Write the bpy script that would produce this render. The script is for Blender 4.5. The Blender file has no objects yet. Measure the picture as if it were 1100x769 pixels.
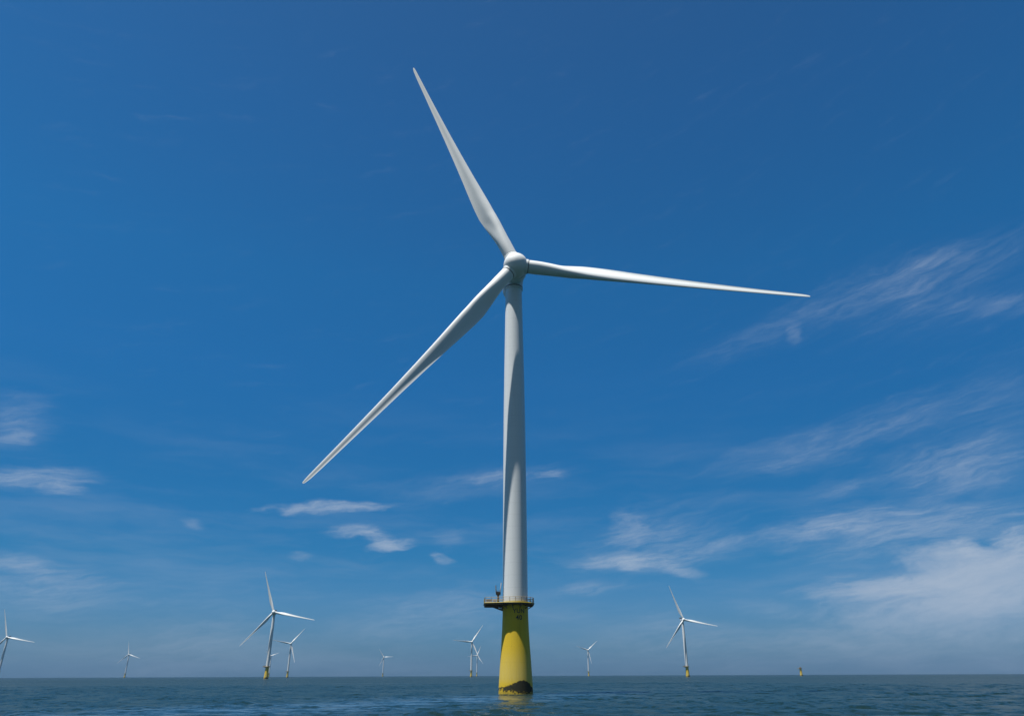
import bpy, bmesh, math, random
import numpy as np
from mathutils import Vector, Matrix

R = math.radians
scene = bpy.context.scene
COL = scene.collection
HAZE = 5.5e-5
PITCH_B = 3.0
random.seed(7)
rng = np.random.default_rng(11)

# ------------------------------------------------------------------ camera
PITCH, ROLL, CAM_H = 0.42418956, -0.00387680, 4.045
cam_data = bpy.data.cameras.new('camera')
cam_data.sensor_fit = 'HORIZONTAL'
cam_data.sensor_width = 36.0
cam_data.lens = 24.687
cam_data.clip_start = 0.1
cam_data.clip_end = 60000.0
cam = bpy.data.objects.new('camera', cam_data)
COL.objects.link(cam)
_r = Vector((1, 0, 0))
_f = Vector((0, math.cos(PITCH), math.sin(PITCH)))
_u = Vector((0, -math.sin(PITCH), math.cos(PITCH)))
_c, _s = math.cos(ROLL), math.sin(ROLL)
_rr, _uu = _r * _c + _u * _s, -_r * _s + _u * _c
_m = Matrix((_rr, _uu, -_f)).transposed().to_4x4()
_m.translation = (0, 0, CAM_H)
cam.matrix_world = _m
scene.camera = cam

# ------------------------------------------------------------------ light
SUN_EL, SUN_AZ = R(72.0), R(-124.0)      # azimuth clockwise from +Y; high, from the left and a little behind us
sun_dir = Vector((math.sin(SUN_AZ) * math.cos(SUN_EL), math.cos(SUN_AZ) * math.cos(SUN_EL), math.sin(SUN_EL)))
sun_data = bpy.data.lights.new('sun', 'SUN')
sun_data.energy = 5.0
sun_data.angle = R(0.53)
sun_data.color = (1.0, 0.97, 0.92)
sun = bpy.data.objects.new('sun', sun_data)
COL.objects.link(sun)
sun.rotation_euler = sun_dir.to_track_quat('Z', 'Y').to_euler()

scene.view_settings.view_transform = 'Standard'
scene.view_settings.look = 'None'
scene.view_settings.gamma = 1.0
scene.view_settings.exposure = 0.45
scene.view_settings.use_curve_mapping = False
scene.cycles.use_denoising = True
scene.cycles.volume_bounces = 0
scene.cycles.max_bounces = 6
scene.cycles.caustics_reflective = False

# ------------------------------------------------------------------ node helper
class NT:
    def __init__(self, tree):
        self.t = tree
        tree.nodes.clear()
    def n(self, kind, **kw):
        nd = self.t.nodes.new(kind)
        for k, v in kw.items():
            setattr(nd, k, v)
        return nd
    def put(self, sock, v):
        if isinstance(v, bpy.types.NodeSocket):
            self.t.links.new(v, sock)
        else:
            sock.default_value = v
    def m(self, op, a, b=None, c=None, clamp=False):
        nd = self.n('ShaderNodeMath', operation=op, use_clamp=clamp)
        for i, v in enumerate((a, b, c)):
            if v is not None:
                self.put(nd.inputs[i], v)
        return nd.outputs[0]
    def v(self, op, a, b=None, scale=None):
        nd = self.n('ShaderNodeVectorMath', operation=op)
        self.put(nd.inputs[0], a)
        if b is not None:
            self.put(nd.inputs[1], b)
        if scale is not None:
            self.put(nd.inputs['Scale'], scale)
        return nd.outputs['Value' if op in ('DOT_PRODUCT', 'LENGTH') else 'Vector']
    def xyz(self, x, y, z):
        nd = self.n('ShaderNodeCombineXYZ')
        for i, v in enumerate((x, y, z)):
            self.put(nd.inputs[i], v)
        return nd.outputs[0]
    def sep(self, v):
        nd = self.n('ShaderNodeSeparateXYZ')
        self.put(nd.inputs[0], v)
        return nd.outputs
    def mapping(self, v, loc=(0, 0, 0), rot=(0, 0, 0), scale=(1, 1, 1), kind='POINT'):
        nd = self.n('ShaderNodeMapping', vector_type=kind)
        self.put(nd.inputs['Vector'], v)
        nd.inputs['Location'].default_value = loc
        nd.inputs['Rotation'].default_value = rot
        nd.inputs['Scale'].default_value = scale
        return nd.outputs[0]
    def noise(self, v, scale, detail=4, rough=0.55, out='Fac', dist=0.0):
        nd = self.n('ShaderNodeTexNoise')
        self.put(nd.inputs['Vector'], v)
        nd.inputs['Scale'].default_value = scale
        nd.inputs['Detail'].default_value = detail
        nd.inputs['Roughness'].default_value = rough
        nd.inputs['Distortion'].default_value = dist
        return nd.outputs[out]
    def ramp(self, v, lo, hi, a=0.0, b=1.0):
        nd = self.n('ShaderNodeMapRange', interpolation_type='SMOOTHSTEP')
        self.put(nd.inputs[0], v)
        for i, x in zip((1, 2, 3, 4), (lo, hi, a, b)):
            self.put(nd.inputs[i], x)
        return nd.outputs[0]
    def mix(self, f, a, b):
        nd = self.n('ShaderNodeMix', data_type='RGBA')
        self.put(nd.inputs[0], f)
        for i, x in ((6, a), (7, b)):
            self.put(nd.inputs[i], x if isinstance(x, bpy.types.NodeSocket) else (x[0], x[1], x[2], 1))
        return nd.outputs[2]
    def curve(self, v, pts):
        nd = self.n('ShaderNodeFloatCurve')
        cm = nd.mapping.curves[0]
        while len(cm.points) < len(pts):
            cm.points.new(0.5, 0.5)
        for p, (x, y) in zip(cm.points, pts):
            p.location = (x, y)
        nd.mapping.update()
        self.put(nd.inputs['Value'], v)
        return nd.outputs[0]

# ------------------------------------------------------------------ sky
# cirrus streaks: start azimuth, start elevation, end azimuth, end elevation, half width (degrees), opacity, texture
STREAKS = [
    (15.4, 23.2, 30.0, 26.3, 0.75, 0.15, 1),
    (27.1, 25.6, 41.7, 26.8, 1.03, 0.22, 1),
    (27.6, 25.0, 40.9, 24.0, 2.05, 0.10, 1),
    (32.0, 27.3, 38.0, 27.2, 0.41, 0.26, 1),
    (28.4, 26.6, 34.1, 26.6, 1.10, 0.12, 1),
    (34.0, 23.7, 40.6, 22.5, 0.48, 0.24, 1),
    (23.6, 24.7, 24.8, 24.2, 0.62, 0.14, 2),
    (17.3, 14.5, 27.8, 16.3, 0.82, 0.30, 1),
    (24.5, 16.1, 35.9, 17.3, 0.89, 0.30, 1),
    (27.2, 13.2, 38.0, 14.2, 0.89, 0.44, 1),
    (22.5, 12.5, 26.7, 12.6, 0.55, 0.28, 1),
    (30.0, 12.1, 37.5, 12.4, 0.89, 0.30, 0),
    (34.6, 16.6, 39.2, 17.6, 1.71, 0.12, 1),
    (18.7, 9.4, 28.4, 10.2, 0.68, 0.32, 0),
    (20.7, 9.4, 36.3, 8.9, 0.96, 0.46, 0),
    (24.8, 10.9, 36.6, 9.8, 0.68, 0.25, 0),
    (23.0, 7.6, 27.9, 7.9, 0.55, 0.22, 0),
    (6.6, 9.0, 16.1, 10.7, 1.37, 0.42, 1),
    (5.2, 8.0, 12.4, 8.1, 0.55, 0.75, 0),
    (8.0, 7.8, 10.8, 7.8, 0.41, 0.40, 2),
    (10.1, 7.9, 18.7, 9.3, 0.62, 0.50, 1),
    (11.7, 7.7, 14.4, 7.1, 0.41, 0.46, 0),
    (7.4, 10.0, 11.1, 11.0, 1.23, 0.25, 2),
    (2.5, 6.0, 8.5, 6.5, 0.41, 0.36, 1),
    (22.3, 5.4, 30.2, 5.6, 0.48, 0.95, 0),
    (27.1, 5.4, 37.0, 5.9, 1.51, 1.10, 3),
    (29.7, 5.8, 35.7, 6.7, 0.62, 0.60, 2),
    (31.7, 7.3, 33.3, 7.4, 0.55, 0.70, 2),
    (23.7, 5.0, 35.6, 4.4, 1.10, 0.45, 2),
    (30.6, 7.1, 32.9, 7.5, 0.62, 0.45, 2),
    (34.2, 7.5, 36.5, 7.8, 0.82, 0.90, 2),
    (23.5, 3.9, 36.9, 3.8, 1.37, 0.45, 3),
    (21.5, 2.4, 36.3, 1.5, 1.10, 0.20, 3),
    (16.0, 4.7, 21.1, 4.2, 0.55, 0.18, 0),
    (-38.6, 15.2, -35.3, 16.0, 1.10, 0.42, 1),
    (-38.3, 14.3, -35.8, 15.0, 0.48, 0.30, 0),
    (-37.5, 12.0, -31.4, 12.9, 0.62, 0.50, 0),
    (-34.4, 11.4, -32.0, 11.9, 0.41, 0.50, 2),
    (-37.6, 11.7, -33.5, 12.2, 0.34, 0.30, 0),
    (-36.2, 7.0, -32.3, 6.8, 0.48, 0.42, 0),
    (-36.1, 5.9, -29.3, 6.1, 0.62, 0.34, 0),
    (-35.9, 5.1, -26.8, 5.0, 0.89, 0.26, 0),
    (-25.3, 10.5, -23.8, 10.2, 0.27, 0.26, 0),
    (-18.8, 11.9, -9.5, 12.3, 0.34, 0.65, 2),
    (-14.7, 10.3, -10.3, 10.4, 0.41, 0.42, 2),
    (-10.9, 9.2, -7.8, 9.7, 0.34, 0.65, 2),
    (-12.2, 10.2, -9.3, 9.4, 0.34, 0.30, 2),
    (-11.2, 10.2, -9.3, 9.7, 0.48, 0.30, 2),
    (-9.2, 13.5, 3.8, 15.0, 0.68, 0.28, 1),
    (-3.5, 14.4, 0.7, 14.9, 0.41, 0.26, 2),
    (1.9, 14.7, 4.5, 14.9, 0.34, 0.30, 2),
    (-6.5, 8.5, -5.1, 7.9, 0.34, 0.34, 2),
    (-17.5, 8.2, -15.5, 8.4, 0.21, 0.26, 0),
    (-6.0, 9.7, -3.8, 10.1, 0.68, 0.12, 2),
    (-12.7, 3.5, -0.8, 4.9, 1.51, 0.22, 0),
    (-25.5, 3.9, -17.2, 2.2, 2.05, 0.10, 0),
    (9.1, 3.9, 16.4, 2.7, 0.55, 0.12, 0),
    (3.4, 2.2, 33.8, 1.2, 1.37, 0.16, 0),
    (-32.7, 2.0, -15.1, 1.3, 1.71, 0.12, 0),
]
SKY_STRENGTH = 0.070
world = bpy.data.worlds.new('World')
scene.world = world
world.use_nodes = True
w = NT(world.node_tree)
sky = w.n('ShaderNodeTexSky', sky_type='NISHITA')
sky.sun_disc = False
sky.sun_elevation = SUN_EL
sky.sun_rotation = SUN_AZ
sky.altitude = 0
sky.air_density = 1.0
sky.dust_density = 0.6
sky.ozone_density = 4.0
tc = w.n('ShaderNodeTexCoord')
d = w.v('NORMALIZE', tc.outputs['Generated'])
dx, dy, dz = w.sep(d)
az = w.m('MULTIPLY', w.m('ARCTAN2', dx, dy), 180 / math.pi)
el = w.m('MULTIPLY', w.m('ARCSINE', dz), 180 / math.pi)
# deep, polarised-looking blue towards the north; unseen sky behind the camera tinted apart to set the fill light
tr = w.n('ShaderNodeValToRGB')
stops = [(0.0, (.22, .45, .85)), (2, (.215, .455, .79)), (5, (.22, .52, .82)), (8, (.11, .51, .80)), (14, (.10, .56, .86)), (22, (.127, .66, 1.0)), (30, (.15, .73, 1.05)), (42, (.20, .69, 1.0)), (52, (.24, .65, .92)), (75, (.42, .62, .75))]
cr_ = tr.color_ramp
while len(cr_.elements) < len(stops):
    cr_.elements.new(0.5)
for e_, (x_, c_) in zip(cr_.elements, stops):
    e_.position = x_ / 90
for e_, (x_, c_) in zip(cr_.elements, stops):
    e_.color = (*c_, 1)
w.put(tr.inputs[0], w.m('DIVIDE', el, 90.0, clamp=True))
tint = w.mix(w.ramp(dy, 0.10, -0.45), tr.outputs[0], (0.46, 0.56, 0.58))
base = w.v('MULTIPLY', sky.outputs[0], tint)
ae = w.xyz(az, el, 0.0)
warp = w.noise(w.mapping(ae, scale=(0.10, 0.28, 1)), 1.0, 3, 0.6, 'Color')
warp2 = w.noise(w.mapping(ae, scale=(0.5, 1.3, 1)), 1.0, 3, 0.6, 'Color')
aw = w.v('ADD', ae, w.v('MULTIPLY', w.v('SUBTRACT', warp, (0.5, 0.5, 0.5)), (4.0, 1.8, 0)))
aw = w.v('ADD', aw, w.v('MULTIPLY', w.v('SUBTRACT', warp2, (0.5, 0.5, 0.5)), (1.0, 0.45, 0)))
tex = []
for rot, sc, lo, hi in ((3, (0.17, 1.1, 1), 0, 1), (13, (0.15, 1.15, 1), 0, 1), (8, (0.34, 1.1, 1), 0, 1), (4, (0.16, 0.50, 1), 0, 1)):
    q = w.mapping(w.mapping(aw, rot=(0, 0, R(-rot))), scale=sc)
    n1 = w.noise(q, 1.0, 10, 0.66, dist=0.15)
    tex.append(w.m('MULTIPLY', w.m('SUBTRACT', n1, 0.5), 3.0))
fine = w.ramp(w.noise(w.mapping(w.mapping(aw, rot=(0, 0, R(-9))), scale=(0.42, 2.6, 1)), 1.0, 8, 0.68), 0.28, 0.68, 0.30, 1.12)
soft = w.m('MULTIPLY_ADD', fine, 0.30, 0.70)
total = 0.0
for a1, e1, a2, e2, hw, op, kind in STREAKS:
    ln = math.hypot(a2 - a1, e2 - e1)
    q = w.mapping(aw, loc=((a1 + a2) / 2, (e1 + e2) / 2, 0), rot=(0, 0, math.atan2(e2 - e1, a2 - a1)),
                  scale=(ln * 0.60, hw * 1.5, 1), kind='TEXTURE')
    g = w.m('EXPONENT', w.m('MULTIPLY', w.v('DOT_PRODUCT', q, q), -1.0))
    g = w.m('ADD', g, w.m('MULTIPLY', tex[kind], w.m('MULTIPLY_ADD', g, 0.55, 0.2)))
    g = w.m('MULTIPLY', w.ramp(g, *((0.18, 1.35), (0.02, 2.0), (0.24, 1.05), (0.20, 0.95))[kind]), fine if kind != 3 else soft)
    total = w.m('MULTIPLY_ADD', g, op * 1.05, total)
# thin general veil low in the sky
veil = w.m('MULTIPLY', w.ramp(w.noise(w.mapping(aw, scale=(0.05, 0.35, 1)), 1.0, 5, 0.6), 0.42, 0.75), w.ramp(el, 24.0, 2.0, 0.0, 0.18))
total = w.m('ADD', total, veil)
total = w.m('SUBTRACT', 1.0, w.m('EXPONENT', w.m('MULTIPLY', total, -1.25)))
cloud_col = w.n('ShaderNodeRGB')
CL = 1 / SKY_STRENGTH
cloud_col.outputs[0].default_value = (0.29 * CL, 0.355 * CL, 0.45 * CL, 1)
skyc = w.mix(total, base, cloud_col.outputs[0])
bg = w.n('ShaderNodeBackground')
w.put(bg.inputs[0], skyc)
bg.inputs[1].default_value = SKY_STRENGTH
out = w.n('ShaderNodeOutputWorld')
w.put(out.inputs[0], bg.outputs[0])

# ------------------------------------------------------------------ materials
def material(name):
    mt = bpy.data.materials.new(name)
    mt.use_nodes = True
    t = NT(mt.node_tree)
    b = t.n('ShaderNodeBsdfPrincipled')
    o = t.n('ShaderNodeOutputMaterial')
    t.put(o.inputs[0], b.outputs[0])
    return mt, t, b

def paint(name, col, rough=0.38, grime=0.10, grime_col=None, scale=0.35, stretch=(1, 1, 0.18)):
    mt, t, b = material(name)
    ob = t.n('ShaderNodeTexCoord').outputs['Object']
    n1 = t.noise(t.mapping(ob, scale=stretch), scale, 6, 0.6)
    n2 = t.noise(ob, 6.0, 4, 0.6)
    gc = grime_col or tuple(c * 0.7 for c in col)
    f = t.m('MULTIPLY', t.ramp(n1, 0.4, 0.75), grime * 4, clamp=True)
    t.put(b.inputs['Base Color'], t.mix(f, col, gc))
    t.put(b.inputs['Roughness'], t.m('ADD', rough - 0.06, t.m('MULTIPLY', n2, 0.12)))
    return mt, t, b

M = {}
M['white'], _, _ = paint('white_gelcoat', (0.74, 0.77, 0.765), 0.6, 0.05)
M['seam'], _, _ = paint('dark_rubber_seal', (0.07, 0.07, 0.07), 0.7, 0.1)
M['steel'], _, _ = paint('galvanised_steel', (0.36, 0.37, 0.38), 0.5, 0.1)
M['brown_steel'], _, _ = paint('weathered_brown_steel', (0.13, 0.095, 0.06), 0.7, 0.15)
M['yellow_steel'], _, _ = paint('yellow_painted_steel', (0.52, 0.40, 0.035), 0.5, 0.12, (0.25, 0.15, 0.03), 1.5, (1, 1, 1))
M['rail'], _, _ = paint('weathered_yellow_rail', (0.34, 0.27, 0.13), 0.6, 0.15, (0.16, 0.11, 0.07), 1.2, (1, 1, 1))
M['grey_box'], _, _ = paint('grey_cabinet_paint', (0.42, 0.40, 0.40), 0.5, 0.1)
M['letter'], _, _ = paint('black_marking_paint', (0.015, 0.014, 0.012), 0.55, 0.1)
M['red'], _, _ = paint('red_lamp_glass', (0.45, 0.03, 0.02), 0.25, 0.0)

# tower paint: pale grey with faint weld rings and rain streaks
mt, t, b = material('tower_paint')
ob = t.n('ShaderNodeTexCoord').outputs['Object']
ox, oy, oz = t.sep(ob)
ring = t.m('ABSOLUTE', t.m('SUBTRACT', t.m('FRACT', t.m('DIVIDE', oz, 2.9)), 0.5))
ring = t.ramp(ring, 0.478, 0.498)
stre = t.ramp(t.noise(t.mapping(ob, scale=(1.4, 1.4, 0.05)), 1.0, 5, 0.6), 0.45, 0.8)
c = t.mix(t.m('MULTIPLY', stre, 0.25), (0.72, 0.755, 0.755), (0.56, 0.58, 0.56))
c = t.mix(t.m('MULTIPLY', ring, 0.32), c, (0.42, 0.44, 0.44))
t.put(b.inputs['Base Color'], c)
b.inputs['Roughness'].default_value = 0.4
M['tower'] = mt

# foundation paint: yellow, salt-bleached lower down, dark marine growth in the splash zone
mt, t, b = material('foundation_paint')
ob = t.n('ShaderNodeTexCoord').outputs['Object']
ox, oy, oz = t.sep(ob)
ang = t.m('ARCTAN2', ox, t.m('MULTIPLY', oy, -1.0))              # 0 faces the camera side, positive to the right
fz = t.noise(ob, 1.6, 6, 0.65)
fz2 = t.noise(t.mapping(ob, scale=(1, 1, 0.25)), 0.7, 6, 0.65)
u = t.m('ADD', t.m('DIVIDE', ang, 2 * math.pi), 0.5)
def A(deg): return deg / 360 + 0.5
topc = t.curve(u, [(0, .12), (A(-150), .14), (A(-85), .155), (A(-60), .165), (A(-40), .185), (A(-17), .23), (A(0), .28), (A(20), .30), (A(40), .27), (A(62), .17), (A(90), .13), (1, .12)])
botc = t.curve(u, [(0, .08), (A(-150), .08), (A(-85), .10), (A(-60), .105), (A(-40), .08), (A(-17), .07), (A(0), .05), (A(20), .03), (A(40), .02), (A(62), .05), (A(90), .09), (1, .08)])
jz = t.m('ADD', t.m('SUBTRACT', fz, 0.5), t.m('MULTIPLY', t.m('SUBTRACT', t.noise(ob, 5.5, 5, 0.7), 0.5), 0.7))
za = t.m('ADD', oz, t.m('MULTIPLY', jz, 1.1))
zb = t.m('ADD', oz, t.m('MULTIPLY', jz, 3.6))
top = t.m('MULTIPLY', topc, 10.0)
bot = t.m('MULTIPLY', botc, 10.0)
mask = t.m('MULTIPLY', t.ramp(t.m('SUBTRACT', top, za), -0.06, 0.08), t.ramp(t.m('SUBTRACT', zb, bot), -0.06, 0.10))
fade = t.m('MULTIPLY', t.ramp(oz, 11.0, 4.0), t.ramp(oz, 1.8, 3.6))
fade = t.m('MULTIPLY', fade, t.m('MULTIPLY_ADD', fz2, 0.9, 0.1))
rust_shade = t.m('MULTIPLY', t.ramp(t.noise(t.mapping(ob, scale=(1.8, 1.8, 0.12)), 1.0, 6, 0.65), 0.50, 0.80), t.ramp(oz, 9, 18.5, 0.25, 0.9))  # rust streaks, strengthened towards the top to paint in shade below the platform
c = t.mix(t.m('MULTIPLY', fade, 0.85), (0.66, 0.455, 0.024), (0.60, 0.50, 0.17))
c = t.mix(t.m('MULTIPLY', rust_shade, 0.75), c, (0.24, 0.15, 0.02))
wet = t.m('MULTIPLY', t.ramp(za, 1.1, 0.35), t.m('MULTIPLY_ADD', fz, 0.8, 0.1))
c = t.mix(wet, c, (0.16, 0.13, 0.03))
speck = t.m('MULTIPLY', t.ramp(t.noise(ob, 3.2, 5, 0.7), 0.60, 0.68), t.ramp(oz, 1.7, 0.4))
mask = t.m('MAXIMUM', mask, speck)
seam = t.ramp(t.m('ABSOLUTE', t.m('SUBTRACT', t.m('FRACT', t.m('DIVIDE', oz, 3.4)), 0.5)), 0.490, 0.498)
c = t.mix(t.m('MULTIPLY', seam, 0.25), c, (0.30, 0.22, 0.03))
c = t.mix(mask, c, t.mix(fz, (0.006, 0.008, 0.005), (0.05, 0.048, 0.025)))
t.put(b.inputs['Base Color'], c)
t.put(b.inputs['Roughness'], t.m('MULTIPLY_ADD', mask, 0.3, 0.6))
b.inputs['Specular IOR Level'].default_value = 0.3
M['foundation'] = mt

# sea water: dark body colour, slopes of the small waves added to the modelled swell
mt, t, b = material('sea_water')
geo = t.n('ShaderNodeNewGeometry')
pos = geo.outputs['Position']
px_, py_, pz_ = t.sep(pos)
dist = t.v('LENGTH', t.xyz(px_, py_, 0.0))
slick_c = t.mapping(pos, loc=(-24, 112, 0), rot=(0, 0, R(60)), scale=(70, 16, 1), kind='TEXTURE')
sx, sy, _z = t.sep(slick_c)
slick = t.m('EXPONENT', t.m('MULTIPLY', t.m('ADD', t.m('MULTIPLY', sx, sx), t.m('MULTIPLY', sy, sy)), -1.0))
slick_n = t.ramp(t.noise(t.mapping(pos, rot=(0, 0, R(-62)), scale=(0.02, 0.16, 1)), 1.0, 5, 0.6), 0.30, 0.58)
slick = t.m('MULTIPLY', slick, slick_n)
gust = t.ramp(t.noise(t.mapping(pos, scale=(0.004, 0.012, 0)), 1.0, 4, 0.6), 0.3, 0.7, 0.75, 1.2)
flat = t.mapping(pos, scale=(1, 1, 0))
n1 = t.noise(flat, 0.22, 2, 0.5, 'Color')
n2 = t.noise(t.mapping(flat, rot=(0, 0, 0.6)), 0.9, 3, 0.6, 'Color')
s1 = t.v('MULTIPLY', t.v('SUBTRACT', n1, (0.5, 0.5, 0.5)), (0.50, 0.75, 0))
s2 = t.v('MULTIPLY', t.v('SUBTRACT', n2, (0.5, 0.5, 0.5)), (1.0, 1.35, 0))
s = t.v('ADD', s1, s2)
gust = t.m('MULTIPLY', gust, t.ramp(dist, 150.0, 900.0, 1.0, 1.7))
amp = t.m('MULTIPLY', gust, t.m('SUBTRACT', 1.0, t.m('MULTIPLY', slick, 0.9)))
nrm = t.v('NORMALIZE', t.v('ADD', geo.outputs['Normal'], t.v('SCALE', s, scale=amp)))
c = t.mix(t.noise(t.mapping(pos, scale=(0.006, 0.02, 0)), 1.0, 3, 0.5), (0.0045, 0.0170, 0.0170), (0.0072, 0.0245, 0.0235))
pile = t.v('LENGTH', t.v('SUBTRACT', t.xyz(px_, py_, 0.0), (0.57, 178.02, 0)))
lace = t.ramp(t.noise(flat, 1.3, 6, 0.7), 0.50, 0.66)
foam = t.m('MULTIPLY', lace, t.ramp(pile, 4.9, 4.0))
c = t.mix(t.m('MULTIPLY', foam, 0.7), c, (0.45, 0.48, 0.48))
df = t.n('ShaderNodeBsdfDiffuse')
t.put(df.inputs['Color'], c)
gl = t.n('ShaderNodeBsdfGlossy')
gl.inputs['Color'].default_value = (1, 1, 1, 1)
gl.inputs['Roughness'].default_value = 0.18
t.put(gl.inputs['Normal'], nrm)
fr = t.n('ShaderNodeFresnel')
fr.inputs['IOR'].default_value = 1.333
t.put(fr.inputs['Normal'], nrm)
cap = t.m('MULTIPLY_ADD', slick, 0.60, 0.32)               # a rough sea never reflects fully, even near the horizon
refl = t.m('MULTIPLY', t.m('MINIMUM', fr.outputs[0], cap), t.m('SUBTRACT', 1.0, t.m('MULTIPLY', foam, 0.8)))
ms = t.n('ShaderNodeMixShader')
t.put(ms.inputs[0], refl)
t.put(ms.inputs[1], df.outputs[0])
t.put(ms.inputs[2], gl.outputs[0])
so = [n_ for n_ in mt.node_tree.nodes if n_.bl_idname == 'ShaderNodeOutputMaterial'][0]
t.put(so.inputs[0], ms.outputs[0])
mt.node_tree.nodes.remove(b)
M['sea'] = mt

# ------------------------------------------------------------------ object helpers
def tag(o, label=None, cat=None, group=None, kind=None):
    for k, v in (('label', label), ('category', cat), ('group', group), ('kind', kind)):
        if v:
            o[k] = v
    return o

def link(name, me, mat, parent=None, smooth=True):
    if mat:
        me.materials.clear()
        me.materials.append(mat)
    if smooth:
        for p in me.polygons:
            p.use_smooth = True
    o = bpy.data.objects.new(name, me)
    COL.objects.link(o)
    o.parent = parent
    return o

class MB:
    """collects simple shapes into one mesh"""
    def __init__(self):
        self.v, self.f = [], []
    def add(self, vs, fs):
        k = len(self.v)
        self.v += [tuple(x) for x in vs]
        self.f += [tuple(i + k for i in f) for f in fs]
        return self
    def box(self, c, s, rz=0.0):
        cx, cy, cz = c
        hx, hy, hz = s[0] / 2, s[1] / 2, s[2] / 2
        ca, sa = math.cos(rz), math.sin(rz)
        vs = []
        for z in (-hz, hz):
            for x, y in ((-hx, -hy), (hx, -hy), (hx, hy), (-hx, hy)):
                vs.append((cx + x * ca - y * sa, cy + x * sa + y * ca, cz + z))
        return self.add(vs, [(3, 2, 1, 0), (4, 5, 6, 7), (0, 1, 5, 4), (1, 2, 6, 5), (2, 3, 7, 6), (3, 0, 4, 7)])
    def tube(self, pts, r, seg=8, closed=False, r2=None):
        pts = [Vector(p) for p in pts]
        n = len(pts)
        vs, fs = [], []
        for i, p in enumerate(pts):
            a = pts[(i - 1) % n] if (closed or i) else p
            b_ = pts[(i + 1) % n] if (closed or i < n - 1) else p
            tdir = (b_ - a).normalized()
            x = tdir.cross(Vector((0, 0, 1)))
            if x.length < 1e-3:
                x = tdir.cross(Vector((0, 1, 0)))
            x.normalize()
            y = x.cross(tdir)
            rad = r if r2 is None else r + (r2 - r) * i / (n - 1)
            for k in range(seg):
                t_ = 2 * math.pi * k / seg
                vs.append(p + x * rad * math.cos(t_) + y * rad * math.sin(t_))
        for i in range(n if closed else n - 1):
            j = (i + 1) % n
            for k in range(seg):
                l = (k + 1) % seg
                fs.append((i * seg + k, i * seg + l, j * seg + l, j * seg + k))
        if not closed:
            fs.append(tuple(range(seg))[::-1])
            fs.append(tuple((n - 1) * seg + k for k in range(seg)))
        return self.add(vs, fs)
    def lathe(self, prof, seg=64, mat4=None, cap=True):
        """profile of (radius, z) turned about Z"""
        vs, fs = [], []
        for r, z in prof:
            for k in range(seg):
                t_ = 2 * math.pi * k / seg
                vs.append(Vector((r * math.cos(t_), r * math.sin(t_), z)))
        n = len(prof)
        for i in range(n - 1):
            for k in range(seg):
                l = (k + 1) % seg
                fs.append((i * seg + k, i * seg + l, (i + 1) * seg + l, (i + 1) * seg + k))
        if cap:
            fs.append(tuple(range(seg))[::-1])
            fs.append(tuple((n - 1) * seg + k for k in range(seg)))
        if mat4 is not None:
            vs = [mat4 @ q for q in vs]
        return self.add(vs, fs)
    def mesh(self, name):
        me = bpy.data.meshes.new(name)
        me.from_pydata(self.v, [], self.f)
        me.update()
        bm = bmesh.new()
        bm.from_mesh(me)
        bmesh.ops.recalc_face_normals(bm, faces=bm.faces)
        bm.to_mesh(me)
        bm.free()
        return me
    def build(self, name, mat, parent=None, smooth=True, sharp=35):
        o = link(name, self.mesh(name), mat, parent, smooth)
        if smooth:
            o.data.set_sharp_from_angle(angle=R(sharp))
        return o

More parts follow.
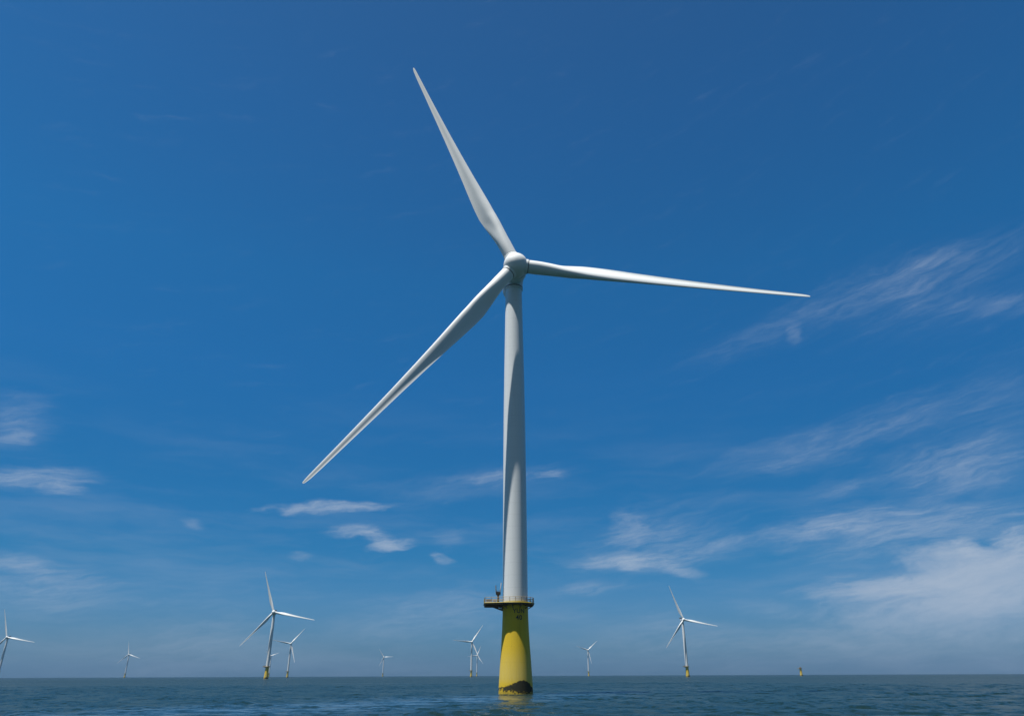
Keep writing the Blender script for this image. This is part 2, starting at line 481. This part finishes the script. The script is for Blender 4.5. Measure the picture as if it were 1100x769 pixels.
# ------------------------------------------------------------------ sea
def build_sea():
    fine = np.radians(np.arange(-48, 48.001, 0.085))
    coarse = np.radians(np.arange(49.5, 311.0, 3.0))
    th = np.concatenate([fine, coarse])
    rr = [14.0]
    while rr[-1] < 60:
        rr.append(rr[-1] * 1.03)
    while rr[-1] < 420:
        rr.append(rr[-1] * 1.0045)
    while rr[-1] < 3000:
        rr.append(rr[-1] * 1.014)
    while rr[-1] < 12000:
        rr.append(rr[-1] * 1.06)
    rr = np.array(rr)
    T, RR = np.meshgrid(th, rr)
    X, Y = RR * np.sin(T), RR * np.cos(T)
    Z = np.zeros_like(X)
    cell = np.gradient(rr)[:, None] * np.ones_like(X)
    groups = 0.75 + 0.45 * np.sin(X * 0.021 + 1.3 + 0.8 * np.sin(Y * 0.013)) * np.sin(Y * 0.017 + 0.6)
    for i in range(70):
        lam = 1.1 * (16 / 1.1) ** (rng.random())
        ang = rng.normal(0.25, 0.55)
        k = 2 * math.pi / lam
        kx, ky = k * math.sin(ang), k * math.cos(ang)
        a = 0.0058 * lam ** 0.92 * rng.uniform(0.6, 1.3)
        fade = np.clip((lam / cell - 2.5) / 3.0, 0, 1)
        ph = kx * X + ky * Y + rng.uniform(0, 6.28)
        sn = np.sin(ph)
        Z += a * fade * groups * (sn + 0.25 * sn * sn)
    sx_, sy_ = X + 24, Y - 112
    ca_, sa_ = math.cos(R(60)), math.sin(R(60))
    Z *= 1 - 0.6 * np.exp(-(((sx_ * ca_ + sy_ * sa_) / 70) ** 2 + ((-sx_ * sa_ + sy_ * ca_) / 16) ** 2))
    back = (np.abs(np.arctan2(X, Y)) > R(48.5))
    Z[back] = 0
    nr, nt = X.shape
    co = np.stack([X, Y, Z], -1).reshape(-1, 3)
    co = np.vstack([co, [[0, 0, 0]]])
    i = np.arange(nr - 1)[:, None] * nt
    j = np.arange(nt)[None, :]
    j2 = (j + 1) % nt
    quads = np.stack([i + j, i + nt + j, i + nt + j2, i + j2], -1).reshape(-1, 4)[:, ::-1]
    tris = np.stack([np.full(nt, nr * nt), np.arange(nt), (np.arange(nt) + 1) % nt], -1)[:, ::-1]
    loops = np.concatenate([quads.ravel(), tris.ravel()]).astype(np.int32)
    tot = np.concatenate([np.full(len(quads), 4), np.full(len(tris), 3)]).astype(np.int32)
    st = np.concatenate([[0], np.cumsum(tot)[:-1]]).astype(np.int32)
    me = bpy.data.meshes.new('sea')
    me.vertices.add(len(co))
    me.vertices.foreach_set('co', co.astype(np.float32).ravel())
    me.loops.add(len(loops))
    me.loops.foreach_set('vertex_index', loops)
    me.polygons.add(len(tot))
    me.polygons.foreach_set('loop_start', st)
    me.polygons.foreach_set('loop_total', tot)
    me.polygons.foreach_set('use_smooth', np.ones(len(tot), bool))
    me.update(calc_edges=True)
    me.validate()
    o = link('sea', me, M['sea'], smooth=False)
    tag(o, 'open blue grey sea with small choppy waves reaching the horizon', kind='structure')
    return o
sea = build_sea()

# air: pale even haze round camera and scene, sky outside
hz = MB().box((0, 0, 102), (26000, 26000, 214)).build('haze', None, smooth=False)
tag(hz, 'thin pale sea haze that fades the far turbines', kind='stuff')
hm = bpy.data.materials.new('haze_air')
hm.use_nodes = True
hn = NT(hm.node_tree)
vol = hn.n('ShaderNodeVolumePrincipled')
vol.inputs['Color'].default_value = (0.22, 0.38, 0.58, 1)
vol.inputs['Density'].default_value = HAZE
vol.inputs['Anisotropy'].default_value = 0.1
ho = hn.n('ShaderNodeOutputMaterial')
hn.put(ho.inputs['Volume'], vol.outputs[0])
hz.data.materials.append(hm)

# ------------------------------------------------------------------ wind turbine
HUB_Z, OVERHANG, TILT = 109.67, 6.775, R(5.5)
ROTOR_R = 83.5
CONE_TIP = ROTOR_R * math.sin(0.04588)
ND = Vector((0, -math.cos(TILT), math.sin(TILT)))        # rotor axis, upwind, in the turbine's own frame
RD = Vector((1, 0, 0))
UD = RD.cross(ND)
UD = UD if UD.z > 0 else -UD
HC = Vector((0, 0, HUB_Z)) + ND * OVERHANG               # hub centre
ROOT = 3.72

def interp(x, xs, ys):
    return float(np.interp(x, xs, ys))

def blade_mesh():
    """X towards the leading edge, Y downwind, Z along the span from the hub centre"""
    st = np.concatenate([[0, .012, .03], np.linspace(.045, .34, 26), np.linspace(.36, .96, 34), [.975, .986, .994, 1.0]])
    nv = 22
    V, F = [], []
    for q in st:
        z = ROOT + (ROTOR_R - ROOT) * q
        chord = interp(q, [0, .03, .07, .11, .15, .19, .24, .30, .38, .48, .60, .72, .84, .93, .975, .992, 1], [3.85, 3.85, 3.95, 4.35, 4.85, 5.15, 5.05, 4.6, 3.9, 3.2, 2.5, 1.95, 1.45, 1.15, .92, .66, .34])
        tk = interp(q, [0, .03, .07, .12, .2, .3, .45, .6, 1], [1, 1, .90, .66, .42, .32, .25, .21, .17])
        tw = R(interp(q, [0, .1, .2, .3, .45, .6, .8, 1], [17, 17, 13, 9.0, 5.2, 2.6, .4, -1.0]) + PITCH_B)
        circ = max(0.0, min(1.0, 1 - (q - .03) / .14))
        circ = circ * circ * (3 - 2 * circ)
        le = interp(q, [0, .05, .2, .5, 1], [.5, .5, .36, .34, .30])
        pre = CONE_TIP * (0.30 * (z / ROTOR_R) + 0.70 * (z / ROTOR_R) ** 2.2)
        for k in range(2 * nv):
            t_ = 2 * math.pi * k / (2 * nv)
            s_ = 0.5 * (1 - math.cos(t_))               # 0 at the leading edge, 1 at the trailing edge
            side = 1 if t_ <= math.pi else -1           # +1 suction (downwind), -1 pressure (upwind)
            yt = 5 * (.2969 * math.sqrt(max(s_, 0)) - .126 * s_ - .3516 * s_ ** 2 + .2843 * s_ ** 3 - .1036 * s_ ** 4)
            camb = .045 * 4 * s_ * (1 - s_) + 0.020 * math.sin(2 * math.pi * s_) * -1 * s_
            ya = side * yt * tk + camb * (1 - circ)
            if side < 0:                                # hollow rear of the pressure side
                ya += (1 - circ) * tk * 0.22 * max(0.0, (s_ - .45) / .55) * (1 - s_) * 2.2
            yc = .5 * math.sin(t_)
            yy = (ya * (1 - circ) + yc * tk * circ) * chord
            xx = (le - s_) * chord
            V.append((xx * math.cos(tw) + yy * math.sin(tw) * 1.0, -xx * math.sin(tw) + yy * math.cos(tw) - pre, z))
    m = 2 * nv
    for i in range(len(st) - 1):
        for k in range(m):
            l = (k + 1) % m
            F.append((i * m + k, i * m + l, (i + 1) * m + l, (i + 1) * m + k))
    F.append(tuple(range(m))[::-1])
    F.append(tuple((len(st) - 1) * m + k for k in range(m)))
    return MB().add(V, F).mesh('blade')

def blade_matrix(phi, scale=1.0):
    e = RD * math.cos(phi) + UD * math.sin(phi)
    c_ = RD * math.sin(phi) - UD * math.cos(phi)
    m = Matrix((c_, -ND, e)).transposed().to_4x4()
    m = m @ Matrix.Diagonal((1, 1, scale, 1))
    m.translation = HC
    return m

AX = Matrix((RD, UD, ND)).transposed().to_4x4()          # Z of this frame is the rotor axis
AX.translation = HC

def make_turbine(phi):
    root = bpy.data.objects.new('wind_turbine', None)
    COL.objects.link(root)
    # transition piece in the water
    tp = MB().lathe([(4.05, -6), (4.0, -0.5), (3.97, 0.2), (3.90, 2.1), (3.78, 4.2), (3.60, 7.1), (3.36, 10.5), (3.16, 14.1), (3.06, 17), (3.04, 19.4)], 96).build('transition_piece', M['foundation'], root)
    fl = MB()
    fl.lathe([(3.04, 19.405), (3.30, 19.41), (3.30, 19.50)], 96)
    fl.build('flange', M['yellow_steel'], tp)
    # work platform
    deck = MB()
    deck.lathe([(3.32, 19.38), (4.42, 19.38), (4.50, 19.46), (4.50, 19.80), (4.45, 19.84), (3.0, 19.84)], 72)
    poly = [(-1.6, -4.15), (-3.2, -3.85), (-4.5, -3.05), (-7.45, -2.2), (-7.45, 3.3), (-1.6, 4.1)]
    n_ = len(poly)
    deck.add([(x, y, 19.42) for x, y in poly] + [(x, y, 19.825) for x, y in poly],
             [tuple(range(n_))[::-1], tuple(range(n_, 2 * n_))] + [(i, (i + 1) % n_, n_ + (i + 1) % n_, n_ + i) for i in range(n_)])
    deck = deck.build('platform', M['brown_steel'], root)
    edge = MB()
    edge.tube([(4.53 * math.cos(a), 4.53 * math.sin(a), 19.72) for a in np.linspace(0, 2 * math.pi, 72, endpoint=False)], 0.10, 6, True)
    edge.tube([(x * 1.004, y * 1.01, 19.73) for x, y in poly], 0.10, 6)
    edge.build('toe_board', M['yellow_steel'], deck)
    # brackets below
    for k in range(12):
        br = MB()
        a = 2 * math.pi * (k + .5) / 12
        ca, sa = math.cos(a), math.sin(a)
        br.box((3.75 * ca, 3.75 * sa, 19.22), (1.3, 0.14, 0.30), a)
        br.tube([(3.06 * ca, 3.06 * sa, 18.5), (4.2 * ca, 4.2 * sa, 19.12)], 0.09, 6)
        br.build('support_bracket', M['brown_steel'], deck)
    for yy in (-0.5, 1.3, 3.2):
        br = MB()
        x0 = -math.sqrt(max(.1, 3.05 ** 2 - min(yy, 3.0) ** 2))
        br.box(((-7.3 + x0) / 2, yy, 19.25), (abs(-7.3 - x0), 0.22, 0.32))
        if yy < 3:
            br.tube([(x0, yy, 18.2), (-5.6, yy, 19.15)], 0.14, 6)
        br.build('support_bracket', M['brown_steel'], deck)
    # railing
    ra = MB()
    pts = []
    for a in np.linspace(R(-112), R(132), 42):
        pts.append((4.42 * math.cos(a), 4.42 * math.sin(a)))
    a0 = pts[0]
    loop = pts + [(-4.2, 3.62), (-5.8, 3.42), (-7.38, 3.22), (-7.38, 1.9), (-7.38, 0.5), (-7.38, -0.9), (-7.38, -2.12), (-5.9, -2.55), (-4.45, -2.97), (-3.16, -3.75)]
    for z, r_ in ((20.95, .06), (20.50, .045), (20.2, .045)):
        ra.tube([(x, y, z) for x, y in loop] + [(a0[0], a0[1], z)], r_, 6)
    for k, (x, y) in enumerate(loop):
        if k >= 42 or k % 3 == 0:
            ra.tube([(x, y, 19.84), (x, y, 20.97)], .06, 6)
    ra.build('railing', M['rail'], deck)
    # things fixed to the deck
    cb = MB().box((-6.3, 0.6, 20.25), (1.3, 0.9, 0.8)).box((-5.0, 0.3, 20.2), (0.7, 0.7, 0.7)).box((-6.3, 0.6, 20.68), (1.4, 1.0, 0.06))
    cb.build('equipment_cabinet', M['grey_box'], deck, smooth=False)
    cr = MB()
    cr.lathe([(.34, 19.84), (.34, 19.95), (.24, 20.0), (.24, 21.5), (.3, 21.52), (.3, 21.7)], 20, Matrix.Translation((-4.15, -0.35, 0)))
    cr.box((-4.15, -0.35, 22.05), (1.1, 0.7, 0.7))
    cr = cr.build('davit_crane', M['brown_steel'], root)
    jb = MB()
    jb.tube([(-4.65, -0.35, 22.1), (-4.75, -0.35, 23.9)], .13, 8)
    jb.tube([(-3.75, -0.2, 22.1), (-3.35, 0.6, 24.6)], .11, 8)
    jb.tube([(-4.65, -0.35, 22.5), (-3.75, -0.3, 22.7)], .06, 6)
    jb.build('crane_jib', M['steel'], cr)
    # tower
    tw = MB().lathe([(2.98, 19.5), (3.24, 19.52), (3.24, 19.72)] , 96)
    tw = MB().lathe([(3.0, 19.86), (3.0, 30), (2.98, 40), (2.93, 55), (2.86, 68), (2.72, 80), (2.52, 93), (2.34, 106.3)], 96)
    tw = tw.build('tower', M['tower'], root)
    rg = MB().lathe([(3.02, 19.86), (3.16, 19.87), (3.16, 20.12), (3.02, 20.14)], 96, cap=False)
    rg.build('base_ring', M['yellow_steel'], tw)
    dr = MB().box((-2.1, 2.25, 21.2), (0.16, 1.0, 2.2), R(-46))
    dr.build('door', M['grey_box'], tw, smooth=False)
    # nacelle: generator drum just behind the hub, rounded body behind it
    nc = MB()
    prof = [(2.2, -2.05), (3.1, -2.1), (3.3, -2.3), (3.34, -3.6), (3.25, -3.9), (2.75, -4.1), (2.75, -4.3), (2.8, -4.5), (2.85, -6.0), (2.85, -11.5), (2.7, -13.2), (2.3, -14.4), (1.4, -15.0), (0.4, -15.2)]
    nc.lathe(prof, 64, AX)
    nc.lathe([(2.55, 105.9), (2.62, 106.0), (2.62, 107.6)], 64)
    nc = nc.build('nacelle', M['white'], root)
    ys = MB().lathe([(2.40, 106.32), (2.64, 106.34), (2.64, 106.62), (2.40, 106.64)], 64, cap=False)
    ys.build('yaw_seal', M['seam'], nc)
    ck = MB().box((0, 8.0, 113.3), (3.4, 4.2, 0.16)).box((0, 10.3, 114.4), (4.2, 0.5, 2.2)).box((1.75, 8.0, 113.8), (0.08, 4.2, 0.9)).box((-1.75, 8.0, 113.8), (0.08, 4.2, 0.9)).box((0, 6, 113.0), (2.6, 1.4, 0.5))
    ck.build('cooler', M['brown_steel'], nc, smooth=False)
    for x_, z_ in ((1.2, 117.0), (-1.2, 116.4)):
        MB().tube([(x_, 9.9, 115.4), (x_, 9.9, z_)], .05, 6).build('wind_vane', M['steel'], nc)
    # hub: rounded spinner with three collars
    hb = MB()
    sp = [(3.15, -2.0), (3.34, -1.2), (3.42, -0.3), (3.40, 0.5), (3.26, 1.25), (2.97, 1.98), (2.50, 2.60), (1.87, 3.08), (1.08, 3.38), (0.38, 3.50), (0.02, 3.52)]
    hb.lathe(sp, 72, AX)
    hb = hb.build('hub', M['white'], root, sharp=50)
    cone_a = CONE_TIP * .30 / ROTOR_R
    me_b = blade_mesh()
    for k in range(3):
        ph = phi + k * 2 * math.pi / 3
        bm_ = blade_matrix(ph)
        cc = MB().lathe([(2.12, 1.2), (2.12, 3.40), (2.08, 3.50), (1.98, 3.52)], 48, bm_, cap=False)
        cc.build('blade_collar', M['white'], hb)
        sl = MB().lathe([(1.90, 3.2), (1.98, 3.52), (1.98, 3.62), (1.88, 3.76)], 48, bm_, cap=False)
        sl.build('blade_seal', M['seam'], hb)
        bo = link('blade', me_b, M['white'], root)
        bo.data.set_sharp_from_angle(angle=R(50))
        bo.matrix_local = bm_
    return root

def part_copy(o, parent):
    c_ = o.copy()
    COL.objects.link(c_)
    c_.parent = parent
    for ch in list(o.children):
        part_copy(ch, c_)
    return c_

MAIN_PHI = -0.116321
main = make_turbine(MAIN_PHI)
tag(main, 'nearest wind turbine, huge and white on a yellow foundation marked YUN 40', 'wind turbine')
main.location = (0.57, 178.02, 0)
main.rotation_euler.z = R(4.80)

# identification letters on the near foundation
def radius_at(z):
    return float(np.interp(z, [10.5, 14.1, 17, 19.4], [3.36, 3.16, 3.06, 3.04]))
def marking(txt, z0, height, ang0):
    cu = bpy.data.curves.new('marking', 'FONT')
    cu.body = txt
    cu.align_x = 'CENTER'
    cu.size = height / 0.70
    cu.space_character = 1.08
    cu.offset = 0.03
    ob_ = bpy.data.objects.new('marking', cu)
    COL.objects.link(ob_)
    bpy.context.view_layer.update()
    me = bpy.data.meshes.new_from_object(ob_.evaluated_get(bpy.context.evaluated_depsgraph_get()))
    bpy.data.objects.remove(ob_)
    bm = bmesh.new()
    bm.from_mesh(me)
    bmesh.ops.triangulate(bm, faces=bm.faces)
    bmesh.ops.subdivide_edges(bm, edges=bm.edges, cuts=2)
    for v_ in bm.verts:
        z = z0 + v_.co.y
        r_ = radius_at(z) + 0.035
        a = ang0 + v_.co.x / r_
        v_.co = Vector((r_ * math.sin(a), -r_ * math.cos(a), z))
    bm.to_mesh(me)
    bm.free()
    return me
tp_main = [o for o in main.children if o.name.startswith('transition_piece')][0]
for txt, z0, hh in (('YUN', 17.45, 0.95), ('40', 15.95, 1.05)):
    o = link('identification_marking', marking(txt, z0, hh, R(16 - 4.8)), M['letter'], tp_main, smooth=False)

# the rest of the wind farm; position, heading, rotor phase, reach of the visible blades, label
G = 'wind turbines standing far out at sea'
FAR = [
    (-1477.1, 2205.2, 6.1, -9.5, 1.00, 'far turbine leaving the left edge, tower foot out of frame'),
    (-1991.5, 3947.7, 6.8, -17.5, 0.76, 'tiny pale turbine between the left edge turbine and the large one left'),
    (-436.2, 1360.3, 7.2, -10.5, 0.91, 'large far turbine on the left with yellow base, biggest after the near one'),
    (-793.9, 2707.0, 6.9, 49.3, 0.80, 'turbine just right of the large far one, blades in a Y'),
    (-1375.2, 4332.4, 7.0, 19.9, 0.55, 'faint turbine hidden behind the tower of the large far left one'),
    (-803.8, 4741.2, 7.0, 3.0, 0.68, 'tiny faint turbine alone midway between large far left one and yellow foundation'),
    (-143.3, 2624.4, 7.0, 55.2, 0.80, 'turbine left of the near yellow foundation, the taller of that pair'),
    (-208.0, 4396.2, 7.1, 66.7, 0.68, 'small turbine close to near yellow foundation, the shorter of that pair'),
    (347.3, 3541.9, 7.2, 41.6, 0.72, 'small turbine standing first to the right of the near yellow foundation'),
    (360.1, 1590.2, 9.0, -10.3, 0.88, 'larger far turbine on the right, blades spread wide and yellow base'),
]
main_parts = list(main.children)
for x, y, yaw, ph, sc, lab in FAR:
    c_ = main.copy()
    COL.objects.link(c_)
    c_.location = (x, y, 0)
    c_.rotation_euler = (0, 0, R(yaw))
    tag(c_, lab, 'wind turbine', G)
    k = 0
    for o in main_parts:
        nm = o.name.split('.')[0]
        if nm == 'blade':
            b_ = o.copy()
            COL.objects.link(b_)
            b_.parent = c_
            b_.matrix_local = blade_matrix(R(ph) + k * 2 * math.pi / 3, sc)
            k += 1
        elif nm == 'hub':
            h_ = o.copy()
            COL.objects.link(h_)
            h_.parent = c_
            # turn the hub with its collars about the rotor axis to this rotor's phase
            h_.matrix_local = AX @ Matrix.Rotation(R(ph) - MAIN_PHI, 4, 'Z') @ AX.inverted()
            for ch in o.children:
                part_copy(ch, h_)
        elif nm == 'transition_piece':
            t_ = o.copy()
            COL.objects.link(t_)
            t_.parent = c_
            for ch in o.children:
                if not ch.name.startswith('identification'):
                    part_copy(ch, t_)
        else:
            part_copy(o, c_)

# foundation still waiting for its turbine, far right
fd = bpy.data.objects.new('turbine_foundation', None)
COL.objects.link(fd)
fd.location = (839.3, 2245.0, 0)
tag(fd, 'lone yellow foundation without a tower on the right horizon', 'foundation')
for o in main_parts:
    nm = o.name.split('.')[0]
    if nm == 'transition_piece':
        t_ = o.copy(); COL.objects.link(t_); t_.parent = fd
        for ch in o.children:
            if not ch.name.startswith('identification'):
                part_copy(ch, t_)
    elif nm == 'platform':
        part_copy(o, fd)
cv = MB().lathe([(2.9, 19.85), (2.9, 22.0), (2.6, 23.0), (1.2, 23.5), (.1, 23.6)], 40).build('cover', M['brown_steel'], fd)
